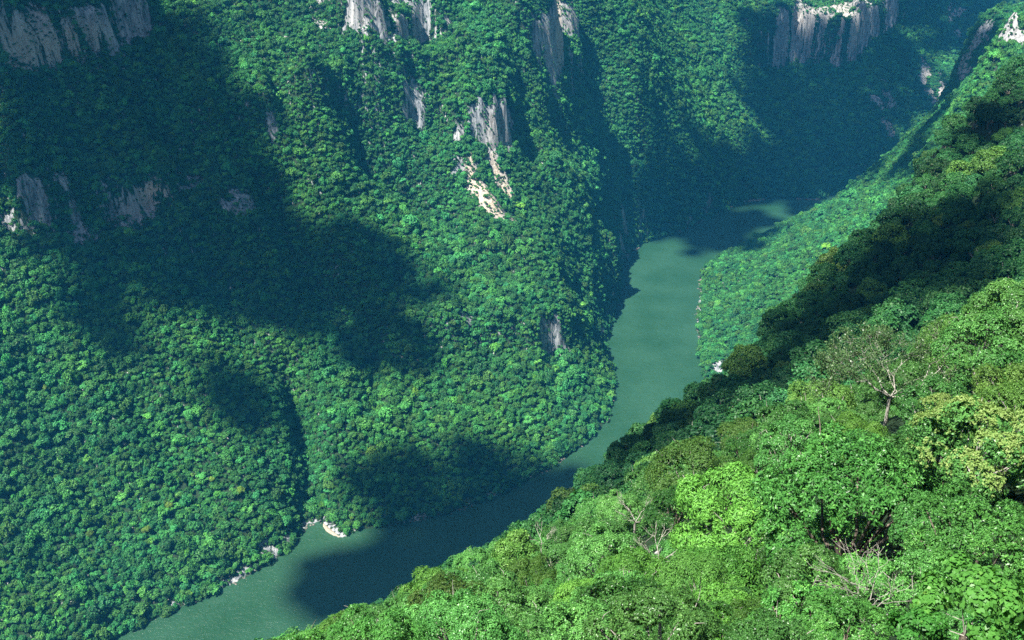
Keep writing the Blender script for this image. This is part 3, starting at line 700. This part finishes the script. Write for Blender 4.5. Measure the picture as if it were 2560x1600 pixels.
# ---- bright single trees far off on the opposite slope
FARB = [(606,1237,5.0,"bright yellow-green tree standing out of the dark forest above the sand bar"),(370,1332,4.6,"bright yellow-green tree low on the opposite slope nearest the bottom left"),
        (425,1268,4.6,"yellow-green tree on the opposite slope, between two other bright crowns"),(532,1202,3.6,"small light green tree left of the brightest yellow-green crown"),
        (608,668,4.2,"pale yellow-green tree in the shaded upper forest"),(120,980,3.4,"light green tree by the left edge of the opposite slope"),(230,1345,4.2,"light green crown at the lower left of the opposite slope")]
def place_far_bright():
    for px, py, R, lab in FARB:
        p = raycast(px, py + 10)
        r_ = place_tree(p[0], p[1], P_BRI[0], R, H=R * 1.35 + 4.5, rz=px)
        r_["label"] = lab; r_["group"] = "bright crowns on the opposite slope"
place_far_bright()

# ------------------------------------------------------------------ the far forest: one mass of crowns
def far_proto(seed, R=1.0):
    rg = np.random.default_rng(seed)
    K = int(rg.integers(9, 15)); c, cd, cr = lobes(1.0, .72, K, .40, rg, -.1)
    VV, FF, TT, off = [], [], [], 0
    n_ = 330; k = rg.integers(0, K, n_); d = unit(rg.normal(size=(n_, 3)) + cd[k] * .9 + [0, 0, .45])
    p = c[k] + d * (cr[k] * rg.uniform(.85, 1.05, n_))[:, None]
    t1 = unit(np.cross(d, rg.normal(size=(n_, 3)))); 
    V, F = leaf_quads(p - t1 * .11, unit(t1 + d * .25), unit(d + rg.normal(size=d.shape) * .4), rg.uniform(.2, .38, n_), rg.uniform(.15, .26, n_))
    tt = np.clip(.5 + rg.uniform(-.12, .12, K)[k] + rg.normal(size=n_) * .12, 0, 1)
    # dense inner masses
    for i in range(K):
        bl = IV1 * cr[i] * .62 * (1 + .12 * rg.normal(size=(len(IV1), 1))) + c[i]
        tri = IF1; q = np.concatenate([tri, tri[:, 2:3]], 1)
        VV.append((bl, tri)); 
    Vs, Fs, Ts, off = [V], [F], [tt], len(V)
    me = bpy.data.meshes.new("forest_crown")
    faces = [tuple(f) for f in F]
    tl = list(tt)
    for bl, tri in VV:
        Vs.append(bl); faces += [tuple(int(x) + off for x in f) for f in tri]; off += len(bl); tl += [float(np.clip(rg.normal(.4, .06), 0, 1))] * len(tri)
    me.from_pydata([tuple(v) for v in np.vstack(Vs)], [], faces)
    a = me.attributes.new("tint", 'FLOAT', 'FACE'); a.data.foreach_set("value", np.array(tl, np.float32))
    me.materials.append(M_FAR)
    return bpy.data.objects.new("forest_crown", me)
FPROTO = [far_proto(60 + i) for i in range(7)]
NFAR = len(FPROTO)
FPROTO += [bpy.data.objects.new('forest_crown', p_.crown) for p_ in P_MID + P_SML]
# sampling by surface area
dZx = (Z[:-1, 1:] - Z[:-1, :-1] + Z[1:, 1:] - Z[1:, :-1]) / (2 * G); dZy = (Z[1:, :-1] - Z[:-1, :-1] + Z[1:, 1:] - Z[:-1, 1:]) / (2 * G)
area = np.sqrt(1 + dZx ** 2 + dZy ** 2)
CX = (XX[:-1, :-1] + G / 2); CY = (YY[:-1, :-1] + G / 2); CZ = hgt(CX, CY)
pxg, pyg, tg = project(np.stack([CX.ravel(), CY.ravel(), CZ.ravel()], 1))
pxg, pyg, tg = [q.reshape(CX.shape) for q in (pxg, pyg, tg)]
inview = (pxg > -260) & (pxg < 2820) & (pyg > -240) & (pyg < 1800) & (tg > 300)
nv = np.stack([-dZx, -dZy, np.ones_like(dZx)], -1) / area[..., None]
vv = unit(np.stack([-CX, -CY, CAM_H - CZ], -1)); facing = (nv * vv).sum(-1)
nearz = (np.hypot(CX, CY) < 790) & (CX > -150) & (CZ > 320)
inview &= (facing > -.35) & ~nearz & (CZ > .45)
wgt = np.minimum(area, 6.0) * inview
tot = int(wgt.sum() * G * G / 9.0)
rg = np.random.default_rng(77)
idx = rg.choice(wgt.size, tot, p=(wgt / wgt.sum()).ravel())
iy_, ix_ = np.unravel_index(idx, wgt.shape)
fx_ = X0 + (ix_ + rg.random(tot)) * G; fy_ = Y0 + (iy_ + rg.random(tot)) * G; fz_ = hgt(fx_, fy_)
rock_ = hgt(fx_, fy_, ROCK); st_ = area[iy_, ix_]
# crown size varies in patches
sz = np.clip(np.exp(rg.normal(size=tot) * .34 + np.log(3.8)) * (1 + .28 * fbm(fx_, fy_, 90, 2, 31)), 2.0, 9.5)
sz = np.where(rg.random(tot) < .04, sz * 1.35, sz)
sz *= np.clip(1.25 - .12 * st_, .62, 1.0) * np.where(rock_ > .3, .36, 1.0)
keep = (rock_ < .30) | (rg.random(tot) < .30)
cell = 3.4; grid = {}; acc = []
P3 = np.stack([fx_, fy_, fz_], 1); cellid = np.floor(P3 / cell).astype(int)
for i in np.nonzero(keep)[0]:
    a, b, c = cellid[i]; r = sz[i] * .92
    rngc = 2; ok = True; p0, p1, p2 = P3[i]
    for da in (-2, -1, 0, 1, 2):
        for db in (-2, -1, 0, 1, 2):
            for dc in (-1, 0, 1):
                v = grid.get((a + da, b + db, c + dc))
                if v is not None:
                    q = (v[0] - p0) ** 2 + (v[1] - p1) ** 2 + (v[2] - p2) ** 2
                    if q < ((r + v[3]) * .5) ** 2: ok = False; break
            if not ok: break
        if not ok: break
    if ok: grid[(a, b, c)] = (p0, p1, p2, r); acc.append(i)
acc = np.array(acc)
print("forest trees", len(acc), "of", tot)
FX, FY, FZ, FS, FR = fx_[acc], fy_[acc], fz_[acc], sz[acc], rock_[acc]
n_ = len(acc)
big = fbm(FX, FY, 160, 3, 41)
val = np.clip(1 + .16 * big + rg.normal(size=n_) * .2, .5, 1.7)
yel = np.clip(.5 + .5 * fbm(FX, FY, 60, 2, 47) + rg.normal(size=n_) * .35, 0, 1)
colr = np.stack([val * (.72 + .4 * yel), val * (.98 + .1 * yel), val * (.95 - .25 * yel), np.ones(n_)], 1)
sp = rg.random(n_) < .012; colr[sp] *= [1.9, 1.5, 1.0, 1]
# trees of the near bank that are not singled out
if rest_near:
    ex = np.array([[a["x"], a["y"], hgt(a["x"], a["y"]), a["R"]] for a in rest_near])
    FX = np.r_[FX, ex[:, 0]]; FY = np.r_[FY, ex[:, 1]]; FZ = np.r_[FZ, ex[:, 2]]; FS = np.r_[FS, ex[:, 3]]; colr = np.vstack([colr, np.tile([[1., 1., .8, 1]], (len(ex), 1))]); n_ = len(FX)
me = bpy.data.meshes.new("forest")
me.vertices.add(n_); me.vertices.foreach_set("co", np.stack([FX, FY, FZ], 1).astype(np.float32).ravel())
def addattr(nm, typ, key, arr):
    a = me.attributes.new(nm, typ, 'POINT'); a.data.foreach_set(key, np.ascontiguousarray(arr).ravel())
pick = rg.integers(0, NFAR, n_).astype(np.int32); hs = np.stack([FS * rg.uniform(.8, 1.3, n_), FS * rg.uniform(.8, 1.3, n_), FS * rg.uniform(.8, 1.5, n_)], 1); lift = FS * .42 + rg.uniform(-1.2, 3.2, n_)
if rest_near:
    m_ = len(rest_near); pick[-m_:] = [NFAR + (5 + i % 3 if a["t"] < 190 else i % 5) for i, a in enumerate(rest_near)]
    hs[-m_:] = ex[:, 3:4] / 6.0; lift[-m_:] = [a["top"] - e[2] - 5.0 * e[3] / 6 for a, e in zip(rest_near, ex)]
addattr("pick", 'INT', "value", pick)
addattr("rot", 'FLOAT_VECTOR', "vector", np.stack([rg.normal(size=n_) * .12, rg.normal(size=n_) * .12, rg.random(n_) * 6.283], 1).astype(np.float32))
addattr("scl", 'FLOAT_VECTOR', "vector", hs.astype(np.float32))
co_ = np.stack([FX, FY, FZ + lift], 1).astype(np.float32); me.vertices.foreach_set("co", co_.ravel())
addattr("treecol", 'FLOAT_COLOR', "color", colr.astype(np.float32))
fo = link("forest", me, kind="stuff", label="dense tropical forest covering the canyon slopes")
ng = bpy.data.node_groups.new("forest_scatter", 'GeometryNodeTree')
ng.interface.new_socket("Geometry", in_out='INPUT', socket_type='NodeSocketGeometry'); ng.interface.new_socket("Geometry", in_out='OUTPUT', socket_type='NodeSocketGeometry')
gi = ng.nodes.new("NodeGroupInput"); go = ng.nodes.new("NodeGroupOutput")
jn = ng.nodes.new("GeometryNodeJoinGeometry")
for ob in reversed(FPROTO):
    a = ng.nodes.new("GeometryNodeObjectInfo"); a.inputs["Object"].default_value = ob
    b = ng.nodes.new("GeometryNodeGeometryToInstance"); ng.links.new(a.outputs["Geometry"], b.inputs[0]); ng.links.new(b.outputs[0], jn.inputs[0])
ip = ng.nodes.new("GeometryNodeInstanceOnPoints"); ip.inputs["Pick Instance"].default_value = True
def na(nm, dt):
    a = ng.nodes.new("GeometryNodeInputNamedAttribute"); a.data_type = dt; a.inputs[0].default_value = nm; return a.outputs[0]
ng.links.new(gi.outputs[0], ip.inputs["Points"]); ng.links.new(jn.outputs[0], ip.inputs["Instance"])
ng.links.new(na("pick", 'INT'), ip.inputs["Instance Index"])
e2r = ng.nodes.new("FunctionNodeEulerToRotation"); ng.links.new(na("rot", 'FLOAT_VECTOR'), e2r.inputs[0]); ng.links.new(e2r.outputs[0], ip.inputs["Rotation"])
ng.links.new(na("scl", 'FLOAT_VECTOR'), ip.inputs["Scale"]); ng.links.new(ip.outputs[0], go.inputs[0])
md = fo.modifiers.new("scatter", 'NODES'); md.node_group = ng

# ------------------------------------------------------------------ pale rocks at the waterline and the sand bar
def shore_rocks():
    rg = np.random.default_rng(8); VV, FF, off = [], [], 0
    runs = [(SH, 1.0), ([SHR[0], SHR[1], SHR[2], SHR[3]], 1.5)]
    for poly, dn in runs:
        for a, b in zip(poly[:-1], poly[1:]):
            L_ = np.linalg.norm(b - a); nn = int(L_ / 2.2 * dn)
            for k in range(nn):
                f = rg.random(); p = a + (b - a) * f
                if vnoise(p[0] / 35, p[1] / 35, 7) < -.15: continue
                p = p + np.r_[rg.normal(size=2) * 2.2, 0]; r = rg.uniform(.4, 1.4) * (2.2 if p[1] > 1780 else 1) * (1.5 if rg.random() < .12 else 1)
                VV.append(IV1 * (1 + .25 * rg.normal(size=(len(IV1), 1))) * [r * rg.uniform(.9, 1.8), r * rg.uniform(.9, 1.8), r * .8] + [p[0], p[1], r * .15]); FF.append(IF1 + off); off += len(IV1)
    m, nt, o = mat("pale_limestone"); tc = N(nt, "ShaderNodeTexCoord"); nz = N(nt, "ShaderNodeTexNoise", Scale=.6, Detail=5.0); nt.links.new(tc.outputs["Object"], nz.inputs[0])
    r = ramp(nt, [(.35, (.07, .065, .05)), (.6, (.19, .175, .145))]); nt.links.new(nz.outputs[0], r.inputs[0]); b = N(nt, "ShaderNodeBsdfPrincipled", Roughness=.9); nt.links.new(r.outputs[0], b.inputs[0]); nt.links.new(b.outputs[0], o.inputs[0])
    link("shore_rocks", mesh_np("shore_rocks", np.vstack(VV), np.vstack(FF), m), kind="stuff", label="pale limestone boulders strewn along the waterline")
    # sand bar
    a, b = on_z(803, 1308, 0), on_z(845, 1345, 0)
    n1, n2 = 14, 7; V = []
    ax = (b - a); nrm = np.array([ax[1], -ax[0], 0]); nrm /= np.linalg.norm(nrm)
    if nrm[1] > 0: nrm = -nrm
    for i in range(n1):
        f = i / (n1 - 1); wdt = 3.6 * math.sin(math.pi * min(max(f, .06), .94)) ** .6
        for j in range(n2):
            g = j / (n2 - 1) * 2 - 1
            c = a + ax * f + nrm * (-2.5 + 3 * math.sin(math.pi * f)) + nrm * g * wdt
            V.append([c[0] + rg.normal() * .3, c[1] + rg.normal() * .3, 1.3 * (1 - g * g) - .35 + rg.normal() * .06])
    m2, nt, o = mat("pale_sand"); tc = N(nt, "ShaderNodeTexCoord"); nz = N(nt, "ShaderNodeTexNoise", Scale=.5, Detail=6.0); nt.links.new(tc.outputs["Object"], nz.inputs[0])
    r = ramp(nt, [(.35, (.22, .18, .13)), (.65, (.38, .33, .25))]); nt.links.new(nz.outputs[0], r.inputs[0]); b = N(nt, "ShaderNodeBsdfPrincipled", Roughness=.9); nt.links.new(r.outputs[0], b.inputs[0]); nt.links.new(b.outputs[0], o.inputs[0])
    link("sand_beach", mesh_np("sand_beach", np.array(V), grid_faces(n1, n2), m2, None, True), kind="structure", label="small pale sand bar at the foot of the gully by the river")
shore_rocks()

# ------------------------------------------------------------------ haze
def haze():
    lo = (X0 - 20, Y0 - 40, float(Z.min()) - 1.0); hi = (X1 + 20, Y1 + 20, max(float(Z.max()) + 16, CAM_H + 10))
    V = [(x, y, z) for z in (lo[2], hi[2]) for y in (lo[1], hi[1]) for x in (lo[0], hi[0])]
    F = [(0, 2, 3, 1), (4, 5, 7, 6), (0, 1, 5, 4), (2, 6, 7, 3), (0, 4, 6, 2), (1, 3, 7, 5)]
    m, nt, o = mat("haze_air"); v = N(nt, "ShaderNodeVolumePrincipled"); v.inputs["Color"].default_value = HAZE_COL; v.inputs["Density"].default_value = HAZE_D; v.inputs["Anisotropy"].default_value = .0
    nt.links.new(v.outputs[0], o.inputs["Volume"])
    link("haze", mesh_np("haze", np.array(V, float), np.array(F), m), kind="stuff", label="thin blue haze filling the canyon")
haze()
